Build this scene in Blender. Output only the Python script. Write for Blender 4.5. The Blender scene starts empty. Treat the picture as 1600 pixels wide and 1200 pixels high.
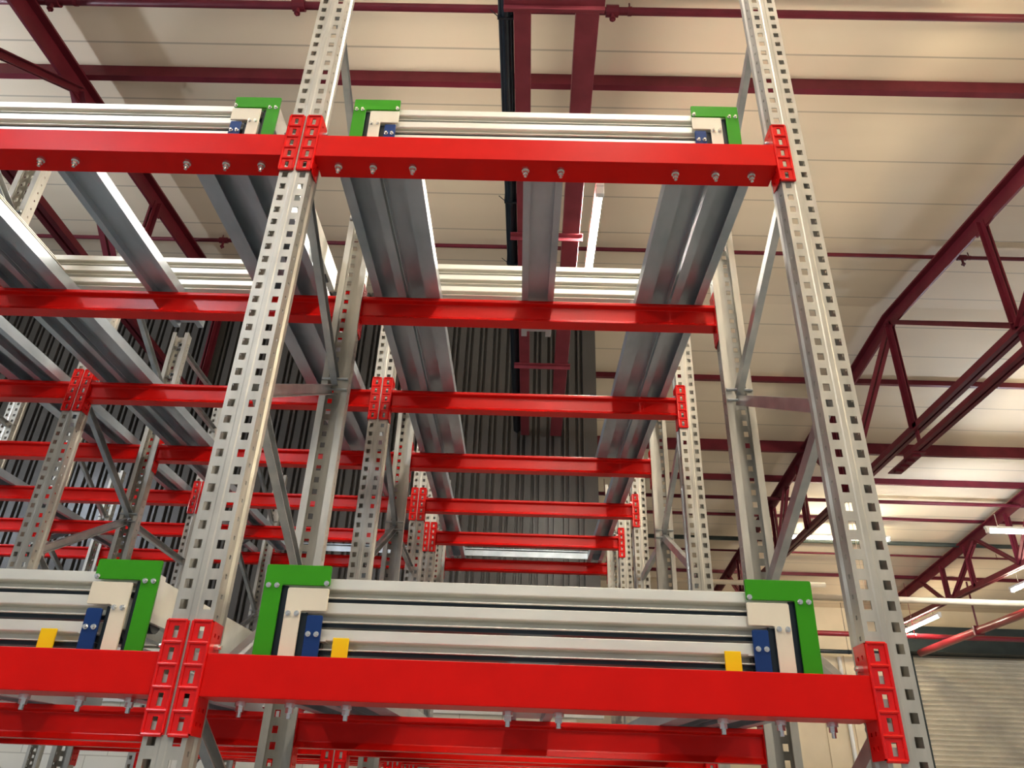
import bpy, bmesh, math, random
from mathutils import Vector, Matrix
random.seed(4)
scene = bpy.context.scene
COL = scene.collection
FL = -1.75                       # floor height (z = 0 is a hole row of the rack, near eye level)
PITCH = 0.05                     # hole pitch of the uprights
LX = {'L2': -3.277, 'L1': -1.624, 'C': 0.029, 'R': 1.682}     # upright lines
W = 1.653

# ------------------------------------------------------------------ materials
def new_mat(name):
    m = bpy.data.materials.new(name); m.use_nodes = True
    nt = m.node_tree; b = nt.nodes['Principled BSDF']
    return m, nt, b

def paint(name, col, rough=0.35, coat=0.0, var=0.08, scale=6.0, metallic=0.0, bump=0.0, bscale=220.0, spec=0.25):
    m, nt, b = new_mat(name)
    tc = nt.nodes.new('ShaderNodeTexCoord'); n = nt.nodes.new('ShaderNodeTexNoise')
    n.inputs['Scale'].default_value = scale; n.inputs['Detail'].default_value = 5
    nt.links.new(tc.outputs['Object'], n.inputs['Vector'])
    r = nt.nodes.new('ShaderNodeValToRGB')
    r.color_ramp.elements[0].position = 0.3; r.color_ramp.elements[1].position = 0.7
    r.color_ramp.elements[0].color = (*[c * (1 - var) for c in col], 1)
    r.color_ramp.elements[1].color = (*[min(1, c * (1 + var)) for c in col], 1)
    nt.links.new(n.outputs['Fac'], r.inputs['Fac']); nt.links.new(r.outputs['Color'], b.inputs['Base Color'])
    b.inputs['Roughness'].default_value = rough; b.inputs['Metallic'].default_value = metallic
    b.inputs['Specular IOR Level'].default_value = spec; b.inputs['Coat Weight'].default_value = coat; b.inputs['Coat Roughness'].default_value = 0.12
    if bump:
        n2 = nt.nodes.new('ShaderNodeTexNoise'); n2.inputs['Scale'].default_value = bscale
        nt.links.new(tc.outputs['Object'], n2.inputs['Vector'])
        bp = nt.nodes.new('ShaderNodeBump'); bp.inputs['Strength'].default_value = bump; bp.inputs['Distance'].default_value = 0.002
        nt.links.new(n2.outputs['Fac'], bp.inputs['Height']); nt.links.new(bp.outputs['Normal'], b.inputs['Normal'])
    return m

def galvanised(name, a, c, rough=0.4, metallic=0.75, sc=(14, 14, 3), stain=True):
    """zinc coated steel: soft spangle stretched along z, a few drip stains"""
    m, nt, b = new_mat(name)
    tc = nt.nodes.new('ShaderNodeTexCoord'); mp = nt.nodes.new('ShaderNodeMapping')
    mp.inputs['Scale'].default_value = sc
    nt.links.new(tc.outputs['Object'], mp.inputs['Vector'])
    n = nt.nodes.new('ShaderNodeTexNoise'); n.inputs['Scale'].default_value = 1.6; n.inputs['Detail'].default_value = 6
    nt.links.new(mp.outputs['Vector'], n.inputs['Vector'])
    r = nt.nodes.new('ShaderNodeValToRGB'); r.color_ramp.elements[0].position = 0.3; r.color_ramp.elements[1].position = 0.72
    r.color_ramp.elements[0].color = (*a, 1); r.color_ramp.elements[1].color = (*c, 1)
    nt.links.new(n.outputs['Fac'], r.inputs['Fac']); nt.links.new(r.outputs['Color'], b.inputs['Base Color'])
    n2 = nt.nodes.new('ShaderNodeTexNoise'); n2.inputs['Scale'].default_value = 5
    nt.links.new(mp.outputs['Vector'], n2.inputs['Vector'])
    mr = nt.nodes.new('ShaderNodeMapRange'); mr.inputs['To Min'].default_value = rough - 0.07; mr.inputs['To Max'].default_value = rough + 0.1
    nt.links.new(n2.outputs['Fac'], mr.inputs['Value']); nt.links.new(mr.outputs['Result'], b.inputs['Roughness'])
    b.inputs['Metallic'].default_value = metallic
    return m

M = {}
M['red'] = paint('red_powder_coat', (0.60, 0.005, 0.003), 0.36, 0.0, 0.05, 9, bump=0.05, spec=0.12)
M['red_in'] = paint('red_inner_beam_coat', (0.60, 0.005, 0.003), 0.30, 0.0, 0.05, 9, bump=0.05, spec=0.24)
M['red_conn'] = paint('red_glossy_coat', (0.66, 0.006, 0.005), 0.2, 0.2, 0.05, 9)
M['galv_up'] = galvanised('galvanised_upright', (0.38, 0.36, 0.315), (0.54, 0.515, 0.45), 0.42, 0.6)
M['galv'] = galvanised('galvanised_sheet', (0.36, 0.42, 0.47), (0.54, 0.60, 0.65), 0.32, 0.6, (5, 2.0, 5))
M['galv_bar'] = galvanised('galvanised_cart_bar', (0.68, 0.66, 0.59), (0.86, 0.84, 0.75), 0.38, 0.45, (2, 6, 6))
M['brace'] = galvanised('galvanised_brace', (0.36, 0.38, 0.39), (0.58, 0.58, 0.56), 0.32, 0.85, (6, 6, 6))
M['bolt'] = paint('zinc_bolt', (0.72, 0.71, 0.68), 0.25, 0, 0.05, 40, metallic=0.9)
M['green'] = paint('green_plate_paint', (0.034, 0.27, 0.003), 0.4, 0.0, 0.05, 7)
M['cream'] = paint('cream_plate_paint', (0.76, 0.68, 0.53), 0.42, 0.05, 0.03, 7)
M['blue'] = paint('navy_plate_paint', (0.006, 0.034, 0.15), 0.4, 0.0, 0.05, 7)
M['yellow'] = paint('yellow_plate_paint', (0.90, 0.58, 0.004), 0.4, 0.0, 0.03, 7)
M['truss'] = paint('oxide_red_steel', (0.125, 0.013, 0.022), 0.42, 0.0, 0.18, 5)
M['rafter'] = paint('faded_red_steel', (0.27, 0.045, 0.06), 0.5, 0.0, 0.18, 5)
M['pipe_red'] = paint('red_pipe_paint', (0.30, 0.02, 0.03), 0.3, 0.3, 0.1, 5)
M['pipe_dark'] = paint('dark_pipe_paint', (0.05, 0.06, 0.05), 0.45, 0, 0.1, 5)
M['cable'] = paint('black_cable_sheath', (0.012, 0.02, 0.028), 0.35, 0.2, 0.2, 10)
M['cream_pipe'] = paint('cream_trunking', (0.72, 0.58, 0.40), 0.45, 0, 0.12, 3)
M['white'] = paint('white_lamp_housing', (0.8, 0.8, 0.78), 0.4, 0, 0.03, 5)
M['door'] = paint('grey_roller_steel', (0.80, 0.73, 0.60), 0.34, 0, 0.16, 1.3, metallic=0.5)
M['dark_box'] = paint('dark_shutter_housing', (0.03, 0.04, 0.04), 0.5, 0, 0.2, 3)
M['cream_wall'] = paint('cream_panel_wall', (0.74, 0.62, 0.44), 0.6, 0, 0.06, 1.5)
M['floor'] = paint('grey_concrete', (0.29, 0.305, 0.315), 0.55, 0, 0.2, 1.2)

def ceiling_mat():
    m, nt, b = new_mat('cream_ceiling_boards')
    tc = nt.nodes.new('ShaderNodeTexCoord'); sp = nt.nodes.new('ShaderNodeSeparateXYZ')
    nt.links.new(tc.outputs['Object'], sp.inputs['Vector'])
    def M_(op, a, bb=None):
        x = nt.nodes.new('ShaderNodeMath'); x.operation = op
        for i, v in enumerate((a, bb)):
            if v is None: continue
            if isinstance(v, (int, float)): x.inputs[i].default_value = v
            else: nt.links.new(v, x.inputs[i])
        return x.outputs[0]
    f = M_('FRACT', M_('MULTIPLY', M_('ADD', sp.outputs['Y'], 20.0 - 0.10), 1 / 0.66))
    d = M_('MINIMUM', f, M_('SUBTRACT', 1.0, f))
    seam = M_('LESS_THAN', d, 0.014)
    n = nt.nodes.new('ShaderNodeTexNoise'); n.inputs['Scale'].default_value = 0.7; n.inputs['Detail'].default_value = 4
    mp = nt.nodes.new('ShaderNodeMapping'); mp.inputs['Scale'].default_value = (0.5, 2.5, 1)
    nt.links.new(tc.outputs['Object'], mp.inputs['Vector']); nt.links.new(mp.outputs['Vector'], n.inputs['Vector'])
    r = nt.nodes.new('ShaderNodeValToRGB'); r.color_ramp.elements[0].position = 0.3; r.color_ramp.elements[1].position = 0.75
    r.color_ramp.elements[0].color = (0.75, 0.61, 0.44, 1); r.color_ramp.elements[1].color = (0.81, 0.67, 0.49, 1)
    nt.links.new(n.outputs['Fac'], r.inputs['Fac'])
    mx = nt.nodes.new('ShaderNodeMixRGB'); mx.inputs['Color2'].default_value = (0.50, 0.40, 0.29, 1)
    nt.links.new(seam, mx.inputs['Fac']); nt.links.new(r.outputs['Color'], mx.inputs['Color1'])
    nt.links.new(mx.outputs['Color'], b.inputs['Base Color']); b.inputs['Roughness'].default_value = 0.7
    return m
M['ceiling'] = ceiling_mat()

def block_mat():
    m, nt, b = new_mat('white_painted_blockwork')
    tc = nt.nodes.new('ShaderNodeTexCoord'); mp = nt.nodes.new('ShaderNodeMapping')
    mp.inputs['Rotation'].default_value = (math.pi / 2, 0, 0)
    nt.links.new(tc.outputs['Object'], mp.inputs['Vector'])
    k = nt.nodes.new('ShaderNodeTexBrick'); k.inputs['Scale'].default_value = 1
    k.inputs['Brick Width'].default_value = 0.44; k.inputs['Row Height'].default_value = 0.225; k.inputs['Mortar Size'].default_value = 0.005
    k.inputs['Color1'].default_value = (0.72, 0.66, 0.54, 1); k.inputs['Color2'].default_value = (0.76, 0.72, 0.62, 1); k.inputs['Mortar'].default_value = (0.5, 0.45, 0.36, 1)
    nt.links.new(mp.outputs['Vector'], k.inputs['Vector']); nt.links.new(k.outputs['Color'], b.inputs['Base Color'])
    b.inputs['Roughness'].default_value = 0.6
    return m
M['block'] = block_mat()
M['clad'] = paint('dark_glossy_cladding', (0.075, 0.069, 0.062), 0.3, 0.0, 0.12, 1.2, spec=0.35)

def emit(name, col, s):
    m, nt, b = new_mat(name)
    b.inputs['Base Color'].default_value = (0.9, 0.9, 0.9, 1)
    b.inputs['Emission Color'].default_value = (*col, 1); b.inputs['Emission Strength'].default_value = s
    return m
M['tube_warm'] = emit('warm_tube', (1.0, 0.86, 0.62), 70)
M['tube_cool'] = emit('cool_tube', (0.76, 0.86, 1.0), 135)
M['tube_far'] = emit('far_warm_tube', (1.0, 0.88, 0.66), 36)
M['tube_strong'] = emit('strong_warm_tube', (1.0, 0.86, 0.62), 175)
M['tube_mid'] = emit('neutral_tube', (1.0, 0.93, 0.80), 75)

# ------------------------------------------------------------------ mesh builder
class MB:
    def __init__(s): s.bm = bmesh.new()
    def face(s, vs):
        try: return s.bm.faces.new(vs)
        except ValueError: return None
    def box(s, x0, x1, y0, y1, z0, z1):
        v = [s.bm.verts.new((x, y, z)) for x in (x0, x1) for y in (y0, y1) for z in (z0, z1)]
        for a in ((0, 1, 3, 2), (4, 6, 7, 5), (0, 4, 5, 1), (2, 3, 7, 6), (0, 2, 6, 4), (1, 5, 7, 3)): s.face([v[i] for i in a])
        return s
    def sweep(s, prof, p, q, u, v):
        """closed 2-D profile (a, b) swept from p to q; a along u, b along v"""
        p, q, u, v = Vector(p), Vector(q), Vector(u), Vector(v)
        A = [s.bm.verts.new(p + u * a + v * b) for a, b in prof]
        B = [s.bm.verts.new(q + u * a + v * b) for a, b in prof]
        n = len(prof)
        for i in range(n): s.face([A[i], A[(i + 1) % n], B[(i + 1) % n], B[i]])
        s.face(A[::-1]); s.face(B)
        return s
    def bar(s, p, q, w, h, ref=(0, 0, 1)):
        p, q = Vector(p), Vector(q); d = (q - p).normalized(); u = d.cross(Vector(ref)).normalized(); v = u.cross(d)
        return s.sweep([(-w / 2, -h / 2), (w / 2, -h / 2), (w / 2, h / 2), (-w / 2, h / 2)], p, q, u, v)
    def cyl(s, p, q, r, n=14):
        p, q = Vector(p), Vector(q); d = (q - p).normalized()
        ref = Vector((0, 0, 1)) if abs(d.z) < 0.9 else Vector((1, 0, 0))
        u = d.cross(ref).normalized(); v = u.cross(d)
        return s.sweep([(r * math.cos(2 * math.pi * i / n), r * math.sin(2 * math.pi * i / n)) for i in range(n)], p, q, u, v)
    def grid(s, us, vs, hole, t, fn):
        """plate with real openings; fn(u, v, w) -> point, w in 0..t"""
        V = {}
        def vt(i, j, k):
            if (i, j, k) not in V: V[i, j, k] = s.bm.verts.new(fn(us[i], vs[j], t * k))
            return V[i, j, k]
        nu, nv = len(us) - 1, len(vs) - 1
        solid = lambda i, j: 0 <= i < nu and 0 <= j < nv and not hole(i, j)
        for i in range(nu):
            for j in range(nv):
                if not solid(i, j): continue
                for k in (0, 1): s.face([vt(i, j, k), vt(i + 1, j, k), vt(i + 1, j + 1, k), vt(i, j + 1, k)])
                for di, dj, a, b in ((-1, 0, (i, j), (i, j + 1)), (1, 0, (i + 1, j), (i + 1, j + 1)), (0, -1, (i, j), (i + 1, j)), (0, 1, (i, j + 1), (i + 1, j + 1))):
                    if not solid(i + di, j + dj): s.face([vt(*a, 0), vt(*b, 0), vt(*b, 1), vt(*a, 1)])
        return s
    def mesh(s, name, mat, bevel=0.0, seg=2, smooth=False):
        bmesh.ops.recalc_face_normals(s.bm, faces=s.bm.faces)
        if bevel:
            es = [e for e in s.bm.edges if len(e.link_faces) == 2 and e.calc_face_angle(0) > 0.6]
            bmesh.ops.bevel(s.bm, geom=es, offset=bevel, segments=seg, profile=0.6, affect='EDGES', clamp_overlap=True)
        me = bpy.data.meshes.new(name); s.bm.to_mesh(me); s.bm.free()
        me.materials.append(mat)
        if smooth:
            for p in me.polygons: p.use_smooth = True
        return me

def obj(name, me, parent=None, loc=(0, 0, 0), rot=(0, 0, 0), scale=(1, 1, 1), label=None):
    o = bpy.data.objects.new(name, me); COL.objects.link(o)
    o.location = loc; o.rotation_euler = rot; o.scale = scale
    if parent: o.parent = parent
    if label: o['label'] = label
    return o
def tag(o, label, cat, group=None):
    o['label'] = label; o['category'] = cat
    if group: o['group'] = group
    return o
def thing(name, label, cat, loc, group=None, rot=(0, 0, 0)):
    return tag(obj(name, None, None, loc, rot), label, cat, group)
def struct(name, me, loc=(0, 0, 0)):
    o = obj(name, me, None, loc); o['kind'] = 'structure'; return o

# ------------------------------------------------------------------ uprights and frames
def upright_mesh(name, top, bottom=FL):
    """slotted omega column, hole face at y = 0 looking to -y, open side to +y"""
    b = MB(); t = 0.0028
    k0, k1 = math.ceil((bottom + 0.03) / PITCH), math.floor((top - 0.03) / PITCH)
    ks = range(k0, k1 + 1)
    us = [-0.05, -0.0385, -0.0195, 0.0195, 0.0385, 0.05]
    vs = [bottom] + [z for k in ks for z in (k * PITCH - 0.0115, k * PITCH + 0.0115)] + [top]
    b.grid(us, vs, lambda i, j: i in (1, 3) and j % 2 == 1, t, lambda u, v, w: (u, w, v))
    vs2 = [bottom] + [z for k in ks for z in (k * PITCH + 0.025 - 0.0055, k * PITCH + 0.025 + 0.0055)] + [top]
    for sx in (-1, 1):
        b.grid([t, 0.021, 0.030, 0.044], vs2, lambda i, j: i == 1 and j % 2 == 1, t, lambda u, v, w, sx=sx: (sx * (0.05 - w), u, v))
        # rear flange with returned lip
        pr = [(0.05, 0.044), (0.056, 0.052), (0.056, 0.072), (0.030, 0.072), (0.030, 0.066), (0.034, 0.066), (0.034, 0.069), (0.053, 0.069), (0.053, 0.053), (0.0472, 0.044)]
        b.sweep([(sx * a, c) for a, c in pr], (0, 0, bottom), (0, 0, top), (1, 0, 0), (0, 1, 0))
    b.sweep([(-0.006, -0.0012), (0.006, -0.0012), (0.010, 0.0), (-0.010, 0.0)], (0, 0, bottom), (0, 0, top), (1, 0, 0), (0, 1, 0))
    return b.mesh(name, M['galv_up'])
UP_TALL = upright_mesh('upright_tall', 3.45)
UP_SHORT = upright_mesh('upright_short', 2.75)
BASE = MB().box(-0.075, 0.075, -0.03, 0.10, FL, FL + 0.006).mesh('base_plate', M['galv'], 0.001)

def channel_prof(w, d, t=0.003):
    return [(-w / 2, 0), (w / 2, 0), (w / 2, d), (w / 2 - t, d), (w / 2 - t, t), (-w / 2 + t, t), (-w / 2 + t, d), (-w / 2, d)]
_br = {}
def brace_mesh(y0, z0, y1, z1):
    key = (round(y0, 3), round(z0, 3), round(y1, 3), round(z1, 3))
    if key not in _br:
        b = MB(); p, q = Vector((0, y0, z0)), Vector((0, y1, z1)); d = (q - p).normalized()
        v = Vector((1, 0, 0)); u = d.cross(v)
        b.sweep(channel_prof(0.042, 0.026), p - v * 0.013, q - v * 0.013, u, v)
        for e, sgn in ((p, 1), (q, -1)):
            c = e + d * 0.02 * sgn
            b.cyl(c - v * 0.053, c + v * 0.053, 0.006, 8)
        _br[key] = b.mesh('brace', M['brace'])
    return _br[key]

def frame(line, yf, yr, label, tall=False):
    r = thing('upright_frame', label, 'rack frame', (LX[line], yf, FL), 'upright frames of the rack')
    off = (0, 0, -FL)
    obj('upright', UP_TALL if tall else UP_SHORT, r, off)
    obj('upright', UP_SHORT, r, (0, yr - yf, -FL), (0, 0, math.pi))
    obj('base_plate', BASE, r, off); obj('base_plate', BASE, r, (0, yr - yf, -FL), (0, 0, math.pi))
    ya, yb = 0.06, yr - yf - 0.06
    k = -2
    while True:                                  # zigzag bracing
        zf, zr = 0.955 + 0.85 * k, 0.555 + 0.85 * k
        if zf > 2.70: break
        if zr > FL + 0.05: obj('brace', brace_mesh(ya, zf, yb, zr), r, off)
        if zf > FL and zf + 0.445 < 2.70 and not (tall and k == 1): obj('brace', brace_mesh(ya, zf - 0.035, yb, zf + 0.42), r, off)
        k += 1
    return r
LN = {'C': 'left of the middle bay', 'R': 'at the right end of the rack', 'L1': 'between the left and far left bays', 'L2': 'at the far left edge of the photo'}
F = [(0.0, 0.945, 'front'), (1.79, 2.74, 'second'), (4.43, 5.38, 'rearmost')]
for ln in ('C', 'R', 'L1', 'L2'):
    for i, (a, b_, w) in enumerate(F):
        if ln == 'L2' and i == 0: continue
        tall = i == 0
        kind = 'tall ' if tall else ''
        frame(ln, a, b_, f'{w} {kind}perforated galvanised upright frame {LN[ln]}', tall)
for ln in ('C', 'R', 'L1', 'L2'):
    r = thing('rack_post', f'single perforated galvanised post midway back {LN[ln]}', 'rack post', (LX[ln], 3.57, FL), 'single posts behind the second frames')
    obj('upright', UP_SHORT, r, (0, 0, -FL)); obj('base_plate', BASE, r, (0, 0, -FL))
    for z, w in ((2.66, 'top'), (2.42, 'middle'), (1.37, 'low')):
        t = tag(obj('tie_bar', brace_mesh(-0.10, 0, 0.80, 0), None, (LX[ln], 2.80, z)), f'{w} tie bar from frame to post {LN[ln]}', 'tie bar', 'tie bars between frames and posts')

# ------------------------------------------------------------------ beams
XA, XB = 0.057, W - 0.057        # beam ends measured from the left upright line
def conn_mesh(name):
    """end connector for the right hand end: front leg over the column face, side leg along its side.
    local x = 0 at the column centre, y = 0 column face, z = 0 middle hole"""
    b = MB()
    us = [-0.0575, -0.0365, -0.024, -0.003]
    vs = [-0.125] + [z for k in range(-2, 3) for z in (k * PITCH - 0.016, k * PITCH + 0.012)] + [0.125]
    b.grid(us, vs, lambda i, j: i == 1 and j % 2 == 1, 0.0045, lambda u, v, w: (u, -0.0055 + w, v))
    for x in (-0.053, -0.008):
        b.cyl((x, -0.0055, -0.122), (x, -0.0055, 0.122), 0.0042, 8)
    for k in range(-2, 4):
        z = k * PITCH - 0.0255
        b.cyl((-0.053, -0.006, z), (-0.008, -0.006, z), 0.0045 if k < 3 else 0.004, 8)
    hz = [-0.11, -0.06, -0.04, 0.05, 0.075, 0.105]
    vs = [-0.125] + [z for c in (-0.10, -0.07, 0.045, 0.095) for z in (c - 0.0045, c + 0.0045)] + [0.125]
    b.grid([-0.0055, 0.012, 0.020, 0.036, 0.044, 0.060], vs, lambda i, j: i in (1, 3) and j % 2 == 1, 0.004, lambda u, v, w: (-0.0575 + w, u, v))
    return b.mesh(name, M['red_conn'])
CONN = conn_mesh('connector')
PIN = MB().cyl((-0.070, 0.027, 0.07), (-0.053, 0.027, 0.07), 0.008, 8).cyl((-0.075, 0.027, 0.07), (-0.07, 0.027, 0.07), 0.005, 8).mesh('locking_bolt', M['bolt'])
def front_body(depth=0.10):
    b = MB()
    b.sweep([(-0.005, 0), (-0.005, -0.095), (depth - 0.005, -0.095), (depth - 0.005, -0.091), (0.022, -0.091), (0.022, 0)], (XA, 0, 0), (XB, 0, 0), (0, 1, 0), (0, 0, 1))
    return b.mesh('front_beam', M['red'], 0.003, 2)
FRONT = front_body()
def inner_body():
    b = MB()
    b.sweep([(0, 0), (0, -0.016), (0.022, -0.022), (0.022, -0.084), (0.004, -0.104), (0.07, -0.104), (0.07, 0)], (XA, 0, 0), (XB, 0, 0), (0, 1, 0), (0, 0, 1))
    return b.mesh('inner_beam', M['red_in'], 0.004, 3)
INNER = inner_body()
def hang_bolt():
    b = MB(); b.cyl((0, 0, 0), (0, 0, -0.010), 0.013, 12); b.cyl((0, 0, -0.010), (0, 0, -0.022), 0.0095, 6); b.cyl((0, 0, -0.022), (0, 0, -0.034), 0.0055, 8); b.cyl((0, 0, 0.004), (0, 0, 0.036), 0.009, 8)
    return b.mesh('beam_bolt', M['bolt'])
HB = hang_bolt()
BAYX = {'C': LX['C'], 'L': LX['L1'], 'LL': LX['L2'], 'LLL': LX['L2'] - W}
BAYN = {'C': 'the middle bay', 'L': 'the left bay', 'LL': 'the far left bay', 'LLL': 'the outermost left bay'}
RAILZ = lambda y: 1.838 + 0.0275 * (y - 0.87)
BY = [0.0, 0.88, 1.787, 2.675, 3.567, 4.427, 5.315]
ORD = ['front', 'second', 'third', 'fourth', 'fifth', 'sixth', 'rearmost']
DZ = 1.69
def beam(bay, i, level):
    dz = 0 if level == 'upper' else -DZ
    top = (1.878 if i == 0 else RAILZ(BY[i])) + dz
    if i == 0:
        lab = f'wide plain red front beam of {BAYN[bay]}, {level} level, bolts beneath'
    else:
        lab = f'{ORD[i]} red beam from the front in {BAYN[bay]}, {level} level'
    r = thing('rack_beam', lab, 'rack beam', (BAYX[bay], BY[i], top), 'red beams of the rack')
    obj('beam_body', FRONT if i == 0 else INNER, r)
    rear = i in (1, 3, 6)
    zc = (-0.034 if level == 'upper' else -0.052) if i == 0 else -0.052
    yface = 0.07 - 0.005 if rear else (0.003 if i else 0.0)
    for x, s in ((0.0, -1), (W, 1)):
        c = obj('connector', CONN, r, (x, yface, zc), scale=(s, -1 if rear else 1, 1))
        obj('locking_bolt', PIN, c)
    if i == 0:
        for x in (0.16, 0.278, 0.412, 0.793, 0.912, 1.296, 1.430, 1.55):
            obj('beam_bolt', HB, r, (x - LX['C'], 0.035 if level == 'upper' else 0.07, -0.0955))
    return r
for bay, idx in (('C', range(7)), ('L', range(7)), ('LL', range(2, 7)), ('LLL', (5, 6))):
    for i in idx: beam(bay, i, 'upper')
for bay in ('C', 'L'):
    for i in range(7): beam(bay, i, 'lower')

# ------------------------------------------------------------------ rails
def rail_mesh(name, prof, y0, y1):
    b = MB()
    for pr in prof:
        b.sweep(pr, (0, y0, 0), (0, y1, 0), (1, 0, 0), (0, 0, 1))
    return b.mesh(name, M['galv'], 0.0)
TILT = math.atan(0.0275)
t = 0.003; H = 0.055
# x measured from the left upright line (centre line C: x - 0.029)
o = -LX['C']
PA = [[(0.140 + o, 0), (0.175 + o, 0), (0.175 + o, t), (0.143 + o, t), (0.143 + o, H - t), (0.277 + o, H - t), (0.277 + o, t), (0.245 + o, t), (0.245 + o, 0), (0.280 + o, 0), (0.280 + o, H), (0.140 + o, H)]]
PB = [[(0.286 + o, 0.012), (0.289 + o, 0.012), (0.289 + o, H - t), (0.425 + o, H - t), (0.425 + o, t), (0.365 + o, t), (0.365 + o, 0), (0.428 + o, 0), (0.428 + o, H), (0.286 + o, H)]]
PC = [[(0.785 + o, 0), (0.811 + o, 0), (0.811 + o, 0.028), (0.898 + o, 0.028), (0.898 + o, 0), (0.924 + o, 0), (0.924 + o, 0.045), (0.785 + o, 0.045)]]
RA = rail_mesh('rail_outer', PA, 0.03, 5.385); RB = rail_mesh('rail_inner', PB, 0.03, 2.80); RC = rail_mesh('rail_centre', PC, 0.03, 1.185)
STOP = MB().box(0.366 + o, 0.405 + o, 0.036, 0.042, 0.0, 0.052).box(0.366 + o, 0.405 + o, 0.036, 0.09, -0.004, 0.0).mesh('stop_tab', M['yellow'], 0.0015)
def rails(bay, level):
    dz = 0 if level == 'upper' else -DZ
    x = BAYX[bay]; g = 'galvanised rails lying across the red beams'
    for me, nm, w in ((RA, 'outer', 'long'), (RB, 'inner', 'shorter')):
        for s, side in ((1, 'left'), (-1, 'right')):
            r = thing('cart_rail', f'{w} galvanised channel rail, {nm} {side} one in {BAYN[bay]}, {level} level', 'rail', (x if s > 0 else x + W, 0, dz + RAILZ(0)), g, (TILT, 0, 0))
            obj('channel', me, r, scale=(s, 1, 1))
            if nm == 'inner' and bay in ('C', 'L') and level == 'lower':
                obj('stop_tab', STOP, r, (0, 0, 1.876 - RAILZ(0)), scale=(s, 1, 1), label='yellow stop tab')
    if bay != 'LLL':
        tag(obj('support_channel', RC, None, (x, 0, dz + RAILZ(0)), (TILT, 0, 0)), f'short galvanised channel between the first two beams, middle of {BAYN[bay]}, {level} level', 'channel', g)
for bay in ('C', 'L', 'LL'): rails(bay, 'upper')
for bay in ('C', 'L'): rails(bay, 'lower')
# rear cross bars standing on the rearmost beams
for bay in ('C', 'L'):
    r = thing('rear_stop_bar', f'double galvanised stop bar across the rear of {BAYN[bay]}', 'stop bar', (BAYX[bay], 5.22, RAILZ(5.25) + H), 'rear stop bars')
    b = MB(); b.box(0.17, W - 0.17, 0.0, 0.05, 0.0, 0.004).box(0.17, W - 0.17, 0.0, 0.004, -0.05, 0.0).box(0.17, W - 0.17, 0.0, 0.03, 0.014, 0.024)
    obj('channel', b.mesh('stop_channel', M['galv'], 0.001), r)
    b = MB(); b.box(0.11, 0.20, -0.01, 0.0, -0.06, 0.03); obj('end_plate', b.mesh('stop_end', M['galv']), r)
    b = MB(); b.box(W - 0.20, W - 0.11, -0.01, 0.0, -0.06, 0.03); obj('end_plate', b.mesh('stop_end', M['galv']), r)

# ------------------------------------------------------------------ nested carts
def plate_poly(name, pts, mat, thick=0.006):
    b = MB(); b.sweep(pts, (0, 0, 0), (0, thick, 0), (1, 0, 0), (0, 0, 1))
    return b.mesh(name, mat, 0.0012, 1)
def rounded(pts, r=0.005):
    out = []
    n = len(pts)
    for i in range(n):
        p, a, c = Vector(pts[i]), Vector(pts[i - 1]), Vector(pts[(i + 1) % n])
        u, v = (a - p).normalized(), (c - p).normalized()
        rr = min(r, (a - p).length / 2.2, (c - p).length / 2.2)
        for k in range(4):
            f = k / 3
            out.append(tuple(p + u * rr * (1 - f) ** 2 + v * rr * f ** 2))
    return out
def gamma(wt, wl, ht, hl):
    # outer top corner at (0, 0), leg on the outer side, arm reaching inwards (+x)
    return rounded([(0, 0), (wt, 0), (wt, -ht), (wl, -ht), (wl, -hl), (0, -hl)])
SMALLBOLT = MB().cyl((0, 0, 0), (0, -0.0025, 0), 0.0066, 12).cyl((0, -0.0025, 0), (0, -0.009, 0), 0.0046, 6).mesh('small_bolt', M['bolt'])
CART = {  # half width, top of plate, plate polygon, bar top, bolts on plate
 'green': (0.680, 0.412, gamma(0.164, 0.045, 0.050, 0.228), 0.384, [(0.012, -0.052), (0.033, -0.052), (0.156, -0.044)]),
 'cream': (0.618, 0.355, gamma(0.103, 0.040, 0.055, 0.175), 0.325, [(0.010, -0.062), (0.031, -0.062)]),
 'blue': (0.560, 0.290, rounded([(0, 0), (0.039, 0), (0.039, -0.115), (0, -0.115)]), 0.260, [(0.009, -0.045), (0.029, -0.045)])}
CM = {}
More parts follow.
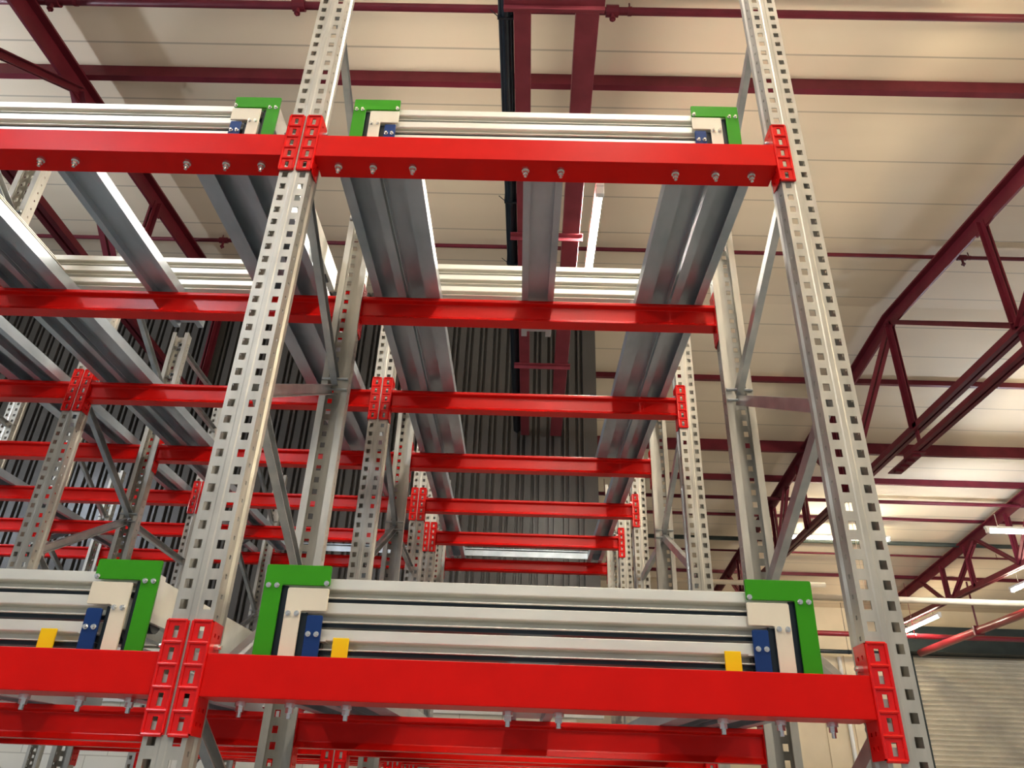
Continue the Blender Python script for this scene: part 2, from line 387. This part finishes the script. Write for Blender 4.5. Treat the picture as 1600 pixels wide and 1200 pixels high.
for c, (hw, top, poly, bt, bolts) in CART.items():
    d = {}
    d['plate'] = plate_poly('end_plate_' + c, poly, M[c])
    b = MB(); x = hw - 0.012
    bar = [(0, 0), (0, -0.026), (0.004, -0.028), (0.040, -0.028), (0.040, -0.045), (0.001, -0.045), (0.001, -0.0485), (0.042, -0.0485), (0.042, -0.058), (0.046, -0.058), (0.046, 0)]
    b.sweep(bar, (-x, 0, 0), (x, 0, 0), (0, 1, 0), (0, 0, 1)); d['bar'] = b.mesh('cross_bar', M['galv_bar'], 0.0012, 1)
    d['gap_shade'] = MB().box(-x, x, 0.010, 0.041, -0.058, -0.0487).mesh('gap_shade_strip', M['cable'])  # black strip standing in for the shade in the gap below each bar
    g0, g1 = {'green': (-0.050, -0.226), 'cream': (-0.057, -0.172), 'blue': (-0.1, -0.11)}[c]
    d['leg_shade'] = MB().box(0.006, 0.059 if c == 'green' else 0.055, 0.012, 0.017, g1, g0).mesh('leg_shade_plate', M['cable'], 0.001, 1)  # black plate standing in for the dark interior between the cart legs
    dep = {'green': 0.15, 'cream': 0.10, 'blue': 0.05}[c]
    b = MB(); b.box(0, 0.004, 0.008, 1.0, -dep, -0.045).box(0.004, 0.05, 0.012, 1.0, -0.049, -0.045).box(0.004, 0.03, 0.012, 1.0, -dep, -dep + 0.004); d['side'] = b.mesh('side_rail', M['galv_bar'])
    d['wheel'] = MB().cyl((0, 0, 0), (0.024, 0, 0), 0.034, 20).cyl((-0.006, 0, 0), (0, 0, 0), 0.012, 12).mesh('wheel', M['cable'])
    d['zw'] = {'green': -0.135, 'cream': -0.105, 'blue': -0.075}[c]
    CM[c] = d
STK = {'green': 'topmost', 'cream': 'middle', 'blue': 'lowest'}
for bay, dx in (('C', 0.0), ('L', 0.028)):
    for level in ('lower', 'upper'):
        dz = 0 if level == 'lower' else DZ - 0.004
        for c, (hw, top, poly, bt, bolts) in CART.items():
            xc = BAYX[bay] + W / 2 + dx
            r = thing('push_back_cart', f'galvanised cart with {c} end plates, {STK[c]} in the {level} stack, {BAYN[bay][4:]}', 'cart',
                      (xc, 0.03, top + dz), 'nested carts at the front of the rack', (0.0275, 0, 0))
            for s in (1, -1):
                p = obj('end_plate', CM[c]['plate'], r, (-s * hw, 0, 0), scale=(s, 1, 1), label=f'{c} end plate')
                for bx, bz in bolts: obj('bolt', SMALLBOLT, p, (bx, 0, bz))
                obj('side_rail', CM[c]['side'], r, (-s * hw, 0, 0 if c == 'green' else -0.01), scale=(s, 1, 1))
            obj('gap_shade_strip', CM[c]['gap_shade'], r, (0, 0.018, bt - top))
            for s in (1, -1):
                if c != 'blue': obj('leg_shade_plate', CM[c]['leg_shade'], r, (-s * hw, 0, 0), scale=(s, 1, 1))
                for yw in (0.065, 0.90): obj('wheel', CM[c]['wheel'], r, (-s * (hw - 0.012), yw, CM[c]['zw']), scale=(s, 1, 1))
            obj('cross_bar', CM[c]['bar'], r, (0, 0.018, bt - top))
            obj('cross_bar', CM[c]['bar'], r, (0, 0.985, bt - top), scale=(1, -1, 1)).rotation_euler = (0, 0, 0)
for o_ in [o_ for o_ in bpy.data.objects if o_.name.startswith('cross_bar') and o_.location.y > 0.5]:
    o_.scale = (1, 1, 1); o_.location.y = 0.94

# ------------------------------------------------------------------ building shell
RIDGE_Y, RIDGE_Z = 6.74, 6.0
RF = lambda y: RIDGE_Z + 0.085 * (y - RIDGE_Y)
RR = lambda y: RIDGE_Z - 0.10 * (y - RIDGE_Y)
ROOF = lambda y: RF(y) if y < RIDGE_Y else RR(y)
YB = 18.7
def slab(name, x0, x1, y0, y1, zf, th=0.08):
    b = MB()
    b.sweep([(y0, zf(y0)), (y1, zf(y1)), (y1, zf(y1) + th), (y0, zf(y0) + th)], (x0, 0, 0), (x1, 0, 0), (0, 1, 0), (0, 0, 1))
    return b.mesh(name, M['ceiling'])
struct('ceiling', slab('ceiling_front', -14, 18, -8, RIDGE_Y, RF))
struct('ceiling_rear', slab('ceiling_rear', -14, 18, RIDGE_Y, YB, RR))
struct('floor', MB().box(-14, 18, -8, YB, FL - 0.1, FL).mesh('floor', M['floor']))
WY = 6.68; WX = 1.70; DADO = 0.76
def cladding():
    b = MB(); p = 0.166; x = WX - 0.17; pts = []
    pts += [(WX, 0), (x + 0.0, 0)]
    while x > -9:
        pts += [(x - 0.003, 0.075), (x - 0.034, 0.075), (x - 0.037, 0.004), (x - 0.062, 0.004), (x - 0.065, 0.075), (x - 0.096, 0.075), (x - 0.099, 0)]
        x -= p + 0.012; pts.append((x, 0))
    pts += [(x, 0.10), (WX, 0.10)]
    b.sweep(pts, (0, WY, DADO), (0, WY, RF(WY) - 0.01), (1, 0, 0), (0, 1, 0))
    return b.mesh('cladding', M['clad'])
struct('wall_back_cladding', cladding())
struct('wall_back_blockwork', MB().box(-9.2, 1.42, WY, WY + 0.2, FL, DADO - 0.03).mesh('blockwork', M['block']))
struct('trim_1', MB().box(-9.2, WX, WY - 0.03, WY + 0.08, DADO - 0.03, DADO).mesh('ledge', M['white'], 0.003))
struct('wall_rear', MB().box(1.0, 18, YB, YB + 0.2, FL, 5.2).mesh('wall_rear', M['cream_wall']))
# seams and posts of the rear cream wall
for i, x in enumerate((7.7, 8.4, 9.1, 9.8)):
    struct(f'trim_{i + 2}', MB().box(x - 0.02, x + 0.02, YB - 0.03, YB, FL, 3.6).mesh('wall_seam', M['cream_wall'], 0.004))
# roller shutter
def shutter():
    b = MB(); pts = []; z = FL; n = 0
    while z < 3.55:
        pts += [(0.0, z), (-0.012, z + 0.03), (-0.052, z + 0.07), (-0.058, z + 0.082), (-0.05, z + 0.09), (-0.005, z + 0.108)]; z += 0.112
    pts += [(0.04, z), (0.04, FL)]
    b.sweep(pts, (10.75, YB - 0.06, 0), (15.6, YB - 0.06, 0), (0, 1, 0), (0, 0, 1))
    return b.mesh('shutter_curtain', M['door'])
d1 = struct('door_1', shutter())
obj('door_guide', MB().box(10.58, 10.78, YB - 0.16, YB - 0.005, FL, 3.75).mesh('guide', M['dark_box'], 0.004), d1)
obj('door_guide', MB().box(15.57, 15.77, YB - 0.16, YB - 0.005, FL, 3.75).mesh('guide', M['dark_box'], 0.004), d1)
obj('shutter_housing', MB().box(10.5, 15.9, YB - 0.55, YB - 0.005, 3.66, 4.28).mesh('housing', M['dark_box'], 0.01), d1)

# ------------------------------------------------------------------ roof trusses
CH = 4.2
def truss(x, label, ymin, ymax, side):
    r = thing('roof_truss', label, 'roof truss', (x, RIDGE_Y, CH), 'oxide red roof trusses')
    def P(y, z): return Vector((0, y - RIDGE_Y, z - CH))
    def top(y): return ROOF(y) - 0.24
    def add(name, p, q, w, h, ref=(0, 0, 1)):
        b = MB(); b.bar(p, q, w, h, ref)
        obj(name, b.mesh(name, M['truss'], 0.004, 1), r)
    def angle(name, p, q, w=0.09):
        b = MB(); d = (q - p).normalized(); u = Vector((1, 0, 0)); v = d.cross(u)
        for s in (-1, 1):
            b.sweep([(s * 0.012, -w / 2), (s * 0.02, -w / 2), (s * 0.02, w / 2 - 0.008), (s * 0.065, w / 2 - 0.008), (s * 0.065, w / 2), (s * 0.012, w / 2)], p, q, u, v)
        obj(name, b.mesh(name, M['truss']), r)
    def tee(name, p, q, h):
        b = MB(); d = (q - p).normalized(); u = Vector((1, 0, 0)); v = d.cross(u)
        if v.z > 0: v = -v
        b.sweep([(-0.085, -0.02), (0.085, -0.02), (0.085, 0.0), (0.013, 0.0), (0.013, h), (-0.013, h), (-0.013, 0.0), (-0.085, 0.0)], p, q, u, v)
        obj(name, b.mesh(name, M['truss']), r)
    if ymin < RIDGE_Y: tee('top_chord', P(ymin, RF(ymin) - 0.15), P(min(RIDGE_Y, ymax), RF(min(RIDGE_Y, ymax)) - 0.15), 0.17)
    if ymax > RIDGE_Y: tee('top_chord', P(RIDGE_Y, RR(RIDGE_Y) - 0.15), P(ymax, RR(ymax) - 0.15), 0.17)
    angle('bottom_chord', P(ymin, CH), P(ymax, CH), 0.12)
    def gusset(y):
        b = MB(); b.box(-0.008, 0.008, y - RIDGE_Y - 0.16, y - RIDGE_Y + 0.16, top(y) - CH - 0.1, top(y) - CH + 0.08)
        obj('gusset', b.mesh('gusset', M['truss']), r)
    inside = lambda *ys: all(ymin <= y <= ymax for y in ys)
    if inside(RIDGE_Y): angle('post', P(RIDGE_Y, CH), P(RIDGE_Y, top(RIDGE_Y)), 0.09); gusset(RIDGE_Y)
    elif ymax > RIDGE_Y - 0.3: angle('post', P(ymax - 0.06, CH), P(ymax - 0.06, top(ymax - 0.06)), 0.09)
    if ymax > RIDGE_Y:
        for y in (8.98, 10.7, 12.35, 13.97, 15.05): angle('post', P(y, CH), P(y, top(y)), 0.06)
        for ya, yb in ((6.74, 8.98), (10.2, 8.98), (11.5, 12.4), (13.6, 12.4), (13.6, 14.85), (16.1, 15.3)): angle('diagonal', P(ya, top(ya)), P(yb, CH + 0.03), 0.06)
        for y in (8.98, 10.2, 11.5, 13.6, 16.1): gusset(y)
    for sg in (-1,):
        Y = lambda d: RIDGE_Y + sg * d
        a_ = 0.0
        while a_ < 12:
            y0, y1, y2, y3 = Y(a_), Y(a_ + 2.24), Y(a_ + 3.84), Y(a_ + 5.54)
            if inside(y1): angle('post', P(y1, CH), P(y1, top(y1)), 0.06); gusset(y1)
            if inside(y1) and (inside(y0) or (a_ == 0 and sg < 0)):
                q = P(y0, top(y0)) if inside(y0) else P(ymax - 0.1, top(ymax - 0.1) - 0.1)
                angle('diagonal', q, P(y1, CH + 0.03), 0.06)
            if inside(y1, y2): angle('diagonal', P(y2, top(y2)), P(y1, CH + 0.03), 0.06); gusset(y2)
            if inside(y2, y3): angle('diagonal', P(y2, top(y2)), P(y3, CH + 0.03), 0.06)
            a_ += 5.54
    if ymax > RIDGE_Y:
        angle('lower_chord', P(ymin, CH - 0.25), P(7.15, CH - 0.25), 0.10)
        for y in (0.02, 2.26, 4.5, 6.74):
            b = MB(); b.box(-0.01, 0.01, y - RIDGE_Y - 0.03, y - RIDGE_Y + 0.03, -0.25, 0.0); obj('spacer', b.mesh('spacer', M['truss']), r)
    b = MB()
    for y in (7.15,):
        if ymin < y < ymax:
            b.box(-0.085, 0.085, y - RIDGE_Y - 0.35, y - RIDGE_Y + 0.35, -0.315, -0.300)
            for i in range(4): b.box(-0.05, 0.05, y - RIDGE_Y - 0.28 + i * 0.16, y - RIDGE_Y - 0.22 + i * 0.16, -0.34, -0.315)
            obj('splice_plate', b.mesh('splice', M['truss']), r)
    return r
truss(-3.3, 'dark red steel roof truss crossing the upper left corner', -4.5, 6.62, 0)
truss(5.656, 'dark red steel roof truss with a kinked ridge right of the rack', -2.3, 17.8, 0)
truss(10.14, 'dark red steel roof truss farthest right above the shutter door', -2.3, 17.8, 0)

# twin tie beams over the middle bay at tie level, with cross plates
TZ = 3.90
def tie_beam(x, w, h, label):
    r = thing('tie_beam', label, 'roof beam', (x, 1.8, TZ), 'twin tie beams over the middle bay', (0, 0, -0.014))
    b = MB(); y0 = -7.0; y1 = 4.86; t_ = 0.012
    b.sweep([(-w / 2, 0), (w / 2, 0), (w / 2, h), (w / 2 - t_, h), (w / 2 - t_, t_), (-w / 2 + t_, t_), (-w / 2 + t_, h), (-w / 2, h)], (0, y0, 0), (0, y1, 0), (1, 0, 0), (0, 0, 1))
    obj('section', b.mesh('tie_beam', M['rafter'], 0.003, 1), r)
tie_beam(0.745, 0.10, 0.10, 'narrow faded red tie beam beside the black cable bundle')
tie_beam(1.122, 0.135, 0.12, 'wide faded red tie beam beside the lit tube lamp')
for y, w in ((0.90, 'at the top edge of the photo'), (2.92, 'behind the short centre channel'), (4.955, 'in front of the dark wall')):
    dx = 0.014 * (y - 1.8)
    b = MB(); b.box(0.64, 1.215, -0.045, 0.045, -0.010, 0.0).box(0.64, 1.215, -0.005, 0.005, -0.045, -0.010)
    tag(obj('cross_plate', b.mesh('cross_plate', M['rafter'], 0.002, 1), None, (dx, y, TZ + 0.001)), f'red cross plate under the twin tie beams {w}', 'cross plate', 'cross plates under the tie beams')
r = thing('cable_bundle', 'thick black cable bundle running along the narrow red tie beam', 'cable', (0.648, 1.8, TZ), None, (0, 0, -0.014))
b = MB()
for dx, dz, rad in ((0, 0.035, 0.026), (0.024, 0.05, 0.020), (-0.024, 0.045, 0.020), (0.004, 0.075, 0.022)):
    b.cyl((dx, -6.8, dz), (dx, 4.82, dz), rad, 12)
obj('cables', b.mesh('cables', M['cable'], smooth=True), r)
for y in (-0.8, 0.1, 0.75, 1.5):
    b = MB(); b.box(-0.048, 0.048, y - 0.006, y + 0.006, 0.008, 0.10).bar((-0.046, y, 0.03), (-0.09, y - 0.03, 0.05), 0.004, 0.004).box(-0.006, 0.10, y - 0.004, y + 0.004, 0.094, 0.10)
    obj('cable_tie', b.mesh('cable_tie', M['cable']), r)

# purlins across the roof
def purlin(y, h, label, w=0.06, x0=-12, x1=17, drop=0.0, mat='truss'):
    z = ROOF(y) - 0.005 - drop
    r = tag(obj('roof_purlin', None, None, (0, y, z)), label, 'purlin', 'steel purlins under the ceiling')
    b = MB(); b.sweep([(0, 0), (w, 0), (w, -0.012), (0.01, -0.012), (0.01, -h + 0.012), (w, -h + 0.012), (w, -h), (0, -h)], (x0, 0, 0), (x1, 0, 0), (0, 1, 0), (0, 0, 1))
    obj('section', b.mesh('purlin', M[mat]), r)
purlin(2.80, 0.13, 'thick red purlin above the carts of the upper level')
purlin(-0.3, 0.13, 'red purlin above the camera, nearest the front')
purlin(8.40, 0.08, 'thin red purlin just behind the roof ridge', x0=1.75)
purlin(10.30, 0.20, 'thick red purlin halfway down the rear roof slope', x0=1.75)
purlin(11.55, 0.11, 'red purlin behind the thick one on the rear slope', x0=1.75)
purlin(13.2, 0.05, 'slim red purlin above the far lamps', x0=1.75)
purlin(16.3, 0.07, 'rear red purlin near the back wall', x0=1.75)
# sprinkler pipes
def pipe(name, y, drop, rad, label, heads=(), x0=-12, x1=17, mat='truss', zz=None, grp='sprinkler pipes under the roof'):
    z = ROOF(y) - drop if zz is None else zz
    r = thing(name, label, 'pipe', (0, y, z), grp)
    obj('pipe', MB().cyl((x0, 0, 0), (x1, 0, 0), rad, 14).mesh('pipe', M[mat], smooth=True), r)
    if True:
        hx = max(x0, -8) + 0.6
        while hx < min(x1, 15):
            b = MB(); b.cyl((hx, 0, 0), (hx, 0, ROOF(y) - z), 0.006, 6).cyl((hx - 0.015, 0, 0), (hx + 0.015, 0, 0), rad * 1.15, 12); hx += 4.48
            obj('hanger', b.mesh('pipe_hanger', M[mat]), r)
    for x in heads:
        b = MB(); b.cyl((x - 0.05, 0, 0), (x + 0.05, 0, 0), rad * 1.5, 12).cyl((x, 0, 0), (x, 0, -0.09), 0.014, 10).cyl((x, 0, -0.09), (x, 0, -0.10), 0.025, 12).cyl((x, 0, -0.10), (x, 0, -0.125), 0.008, 8)
        obj('sprinkler_head', b.mesh('sprinkler_head', M[mat]), r)
pipe('sprinkler_pipe', 2.06, 0.10, 0.032, 'front sprinkler pipe at the top edge of the photo', (-3.1, -1.1, 1.42))
pipe('sprinkler_pipe', 5.42, 0.08, 0.024, 'slim sprinkler pipe between the purlins, in front of the ridge', (-2.9, -2.4, 5.95))
pipe('sprinkler_pipe', 11.9, 0.30, 0.035, 'sprinkler pipe hanging under the rear slope', (6.6,), 1.75)
pipe('sprinkler_pipe', 14.2, 0.12, 0.045, 'dark green pipe on the rear slope', (), 1.75, 17, 'pipe_dark')
pipe('sprinkler_pipe', 14.9, 0.10, 0.022, 'thinnest red pipe just behind the dark green pipe', (), 1.75)
pipe('service_pipe', 12.0, 0, 0.055, 'lower cream trunking crossing behind the right upright', (), 1.9, 16, 'cream_pipe', 3.38, 'cream trunking runs')
pipe('service_pipe', 12.3, 0, 0.045, 'upper cream trunking crossing behind the right upright', (), 1.9, 6.4, 'cream_pipe', 3.68, 'cream trunking runs')
pipe('service_pipe', 16.8, 0, 0.06, 'dull red pipe crossing above the roller door', (), 5.0, 12.6, 'pipe_red', 3.75, 'pipes by the back wall')
pipe('service_pipe', 18.3, 0, 0.05, 'black pipe along the top of the cream wall', (), 4.0, 10.4, 'cable', 3.62, 'pipes by the back wall')
r = thing('main_pipe', 'thick bright red pipe running back towards the roller door', 'pipe', (10.68, 8.0, 3.58))
obj('pipe', MB().cyl((0, 0, 0), (0, 9.9, 0), 0.085, 18).mesh('main_pipe', M['pipe_red'], smooth=True), r)
obj('hanger', MB().cyl((0, 7.2, 0), (0, 7.2, 1.05), 0.02, 8).box(-0.1, 0.1, 7.17, 7.23, -0.1, 0.1).mesh('hanger', M['truss']), r)
b = MB(); b.cyl((8.95, YB - 0.05, FL), (8.95, YB - 0.05, 3.55), 0.05, 10)
tag(obj('down_pipe', b.mesh('down_pipe', M['white'], smooth=True)), 'white downpipe on the cream back wall', 'pipe')
cu = MB(); prev = None
for k in range(25):
    a = k / 24 * math.pi * 1.9
    p = Vector((8.55 + 0.13 * math.cos(a), YB - 0.014, 3.1 + 0.38 * math.sin(a)))
    if prev is not None: cu.cyl(prev, p, 0.014, 6)
    prev = p
tag(obj('cable_loop', cu.mesh('cable_loop', M['cable'])), 'black cable loop hanging on the cream back wall', 'cable')

# ------------------------------------------------------------------ batten lamps
def lamp(p, length, axis, mat, label, tilt=0.0, rad=0.024):
    rz = 0 if axis == 'x' else math.pi / 2
    r = thing('batten_lamp', label, 'tube lamp', p, 'fluorescent batten lamps', (0, 0, rz))
    h = length / 2
    b = MB(); b.box(-h - 0.04, h + 0.04, -0.03, 0.03, 0.04, 0.085); obj('housing', b.mesh('lamp_housing', M['white'], 0.004, 1), r)
    obj('tube', MB().cyl((-h, 0, 0), (h, 0, 0), rad, 12).mesh('tube', M[mat], smooth=True), r)
    for s in (-1, 1):
        obj('end_cap', MB().box(s * h - 0.025, s * h + 0.025, -0.032, 0.032, -0.028, 0.05).mesh('end_cap', M['white'], 0.004, 1), r)
    for s in (-0.7, 0.7):
        obj('hanger', MB().cyl((s * h, 0, 0.08), (s * h, 0, 0.30), 0.006, 6).mesh('lamp_hanger', M['bolt']), r)
lamp((1.322, 3.02, 3.93), 1.15, 'y', 'tube_mid', 'lit tube lamp hanging beside the wide red tie beam')
lamp((7.30, 13.45, 4.95), 2.0, 'x', 'tube_far', 'lit tube lamp seen behind the right front upright')
lamp((8.95, 10.2, 4.08), 1.2, 'x', 'tube_cool', 'bluish lit tube lamp at the right edge of the photo')
lamp((10.235, 16.7, 4.0), 1.8, 'y', 'tube_far', 'lit tube lamp above the red main pipe')
lamp((10.56, 12.6, 4.0), 1.8, 'y', 'tube_far', 'warm lit tube lamp under the farthest truss')
for p, ax, m, l in (((1.322, -0.55, 3.93), 'y', 'tube_mid', 'tube lamp overhead in the aisle'),
                    ((1.322, -3.6, 3.93), 'y', 'tube_mid', 'tube lamp behind the camera'),
                    ((1.322, -6.4, 3.93), 'y', 'tube_mid', 'tube lamp far behind the camera'),
                    ((-6.4, 2.6, 4.1), 'y', 'tube_cool', 'added cool fill lamp just beyond the left edge'),  # unseen lamp, added to brighten the upper left ceiling
                    ((-3.05, -3.6, 4.5), 'y', 'tube_cool', 'cool tube lamp behind the camera to the left'),
                    ((-9.5, 1.0, 4.1), 'y', 'tube_cool', 'added cool fill lamp far to the left'),  # also unseen, added for more light on the left side of the ceiling
                    ((6.0, -0.2, 4.0), 'y', 'tube_strong', 'warm tube lamp right of the frame'),
                    ((10.5, 2.4, 4.0), 'y', 'tube_strong', 'warm tube lamp beyond the right edge, nearest the front'),
                    ((6.0, -3.8, 3.9), 'y', 'tube_warm', 'warm tube lamp behind the camera to the right'),
                    ((10.5, 6.5, 4.0), 'y', 'tube_strong', 'warm tube lamp far right of the frame')):
    lamp(p, 1.5, ax, m, l)

# ------------------------------------------------------------------ world, camera
w = bpy.data.worlds.new('world'); scene.world = w; w.use_nodes = True
w.node_tree.nodes['Background'].inputs['Color'].default_value = (0.86, 0.93, 1.0, 1)
w.node_tree.nodes['Background'].inputs['Strength'].default_value = 0.10
YAW, PIT, ROL = -0.0216, 0.5045, 0.0375
cy, sy, cp, sp, cr, sr = math.cos(YAW), math.sin(YAW), math.cos(PIT), math.sin(PIT), math.cos(ROL), math.sin(ROL)
fwd = Vector((sy * cp, cy * cp, sp)); right = Vector((cy, -sy, 0)); up = right.cross(fwd)
R2 = right * cr + up * sr; U2 = up * cr - right * sr
cam = bpy.data.cameras.new('camera'); co = bpy.data.objects.new('camera', cam); COL.objects.link(co)
cam.sensor_fit = 'HORIZONTAL'; cam.sensor_width = 36.0; cam.lens = 1202 / 1600 * 36
cam.clip_start = 0.05; cam.clip_end = 100
m4 = Matrix((R2, U2, -fwd)).transposed().to_4x4(); m4.translation = Vector((0.816, -1.8866, -0.1088))
co.matrix_world = m4
scene.camera = co
vs = scene.view_settings
vs.view_transform = 'Standard'; vs.look = 'None'; vs.gamma = 1.0; vs.use_curve_mapping = False; vs.exposure = 1.95
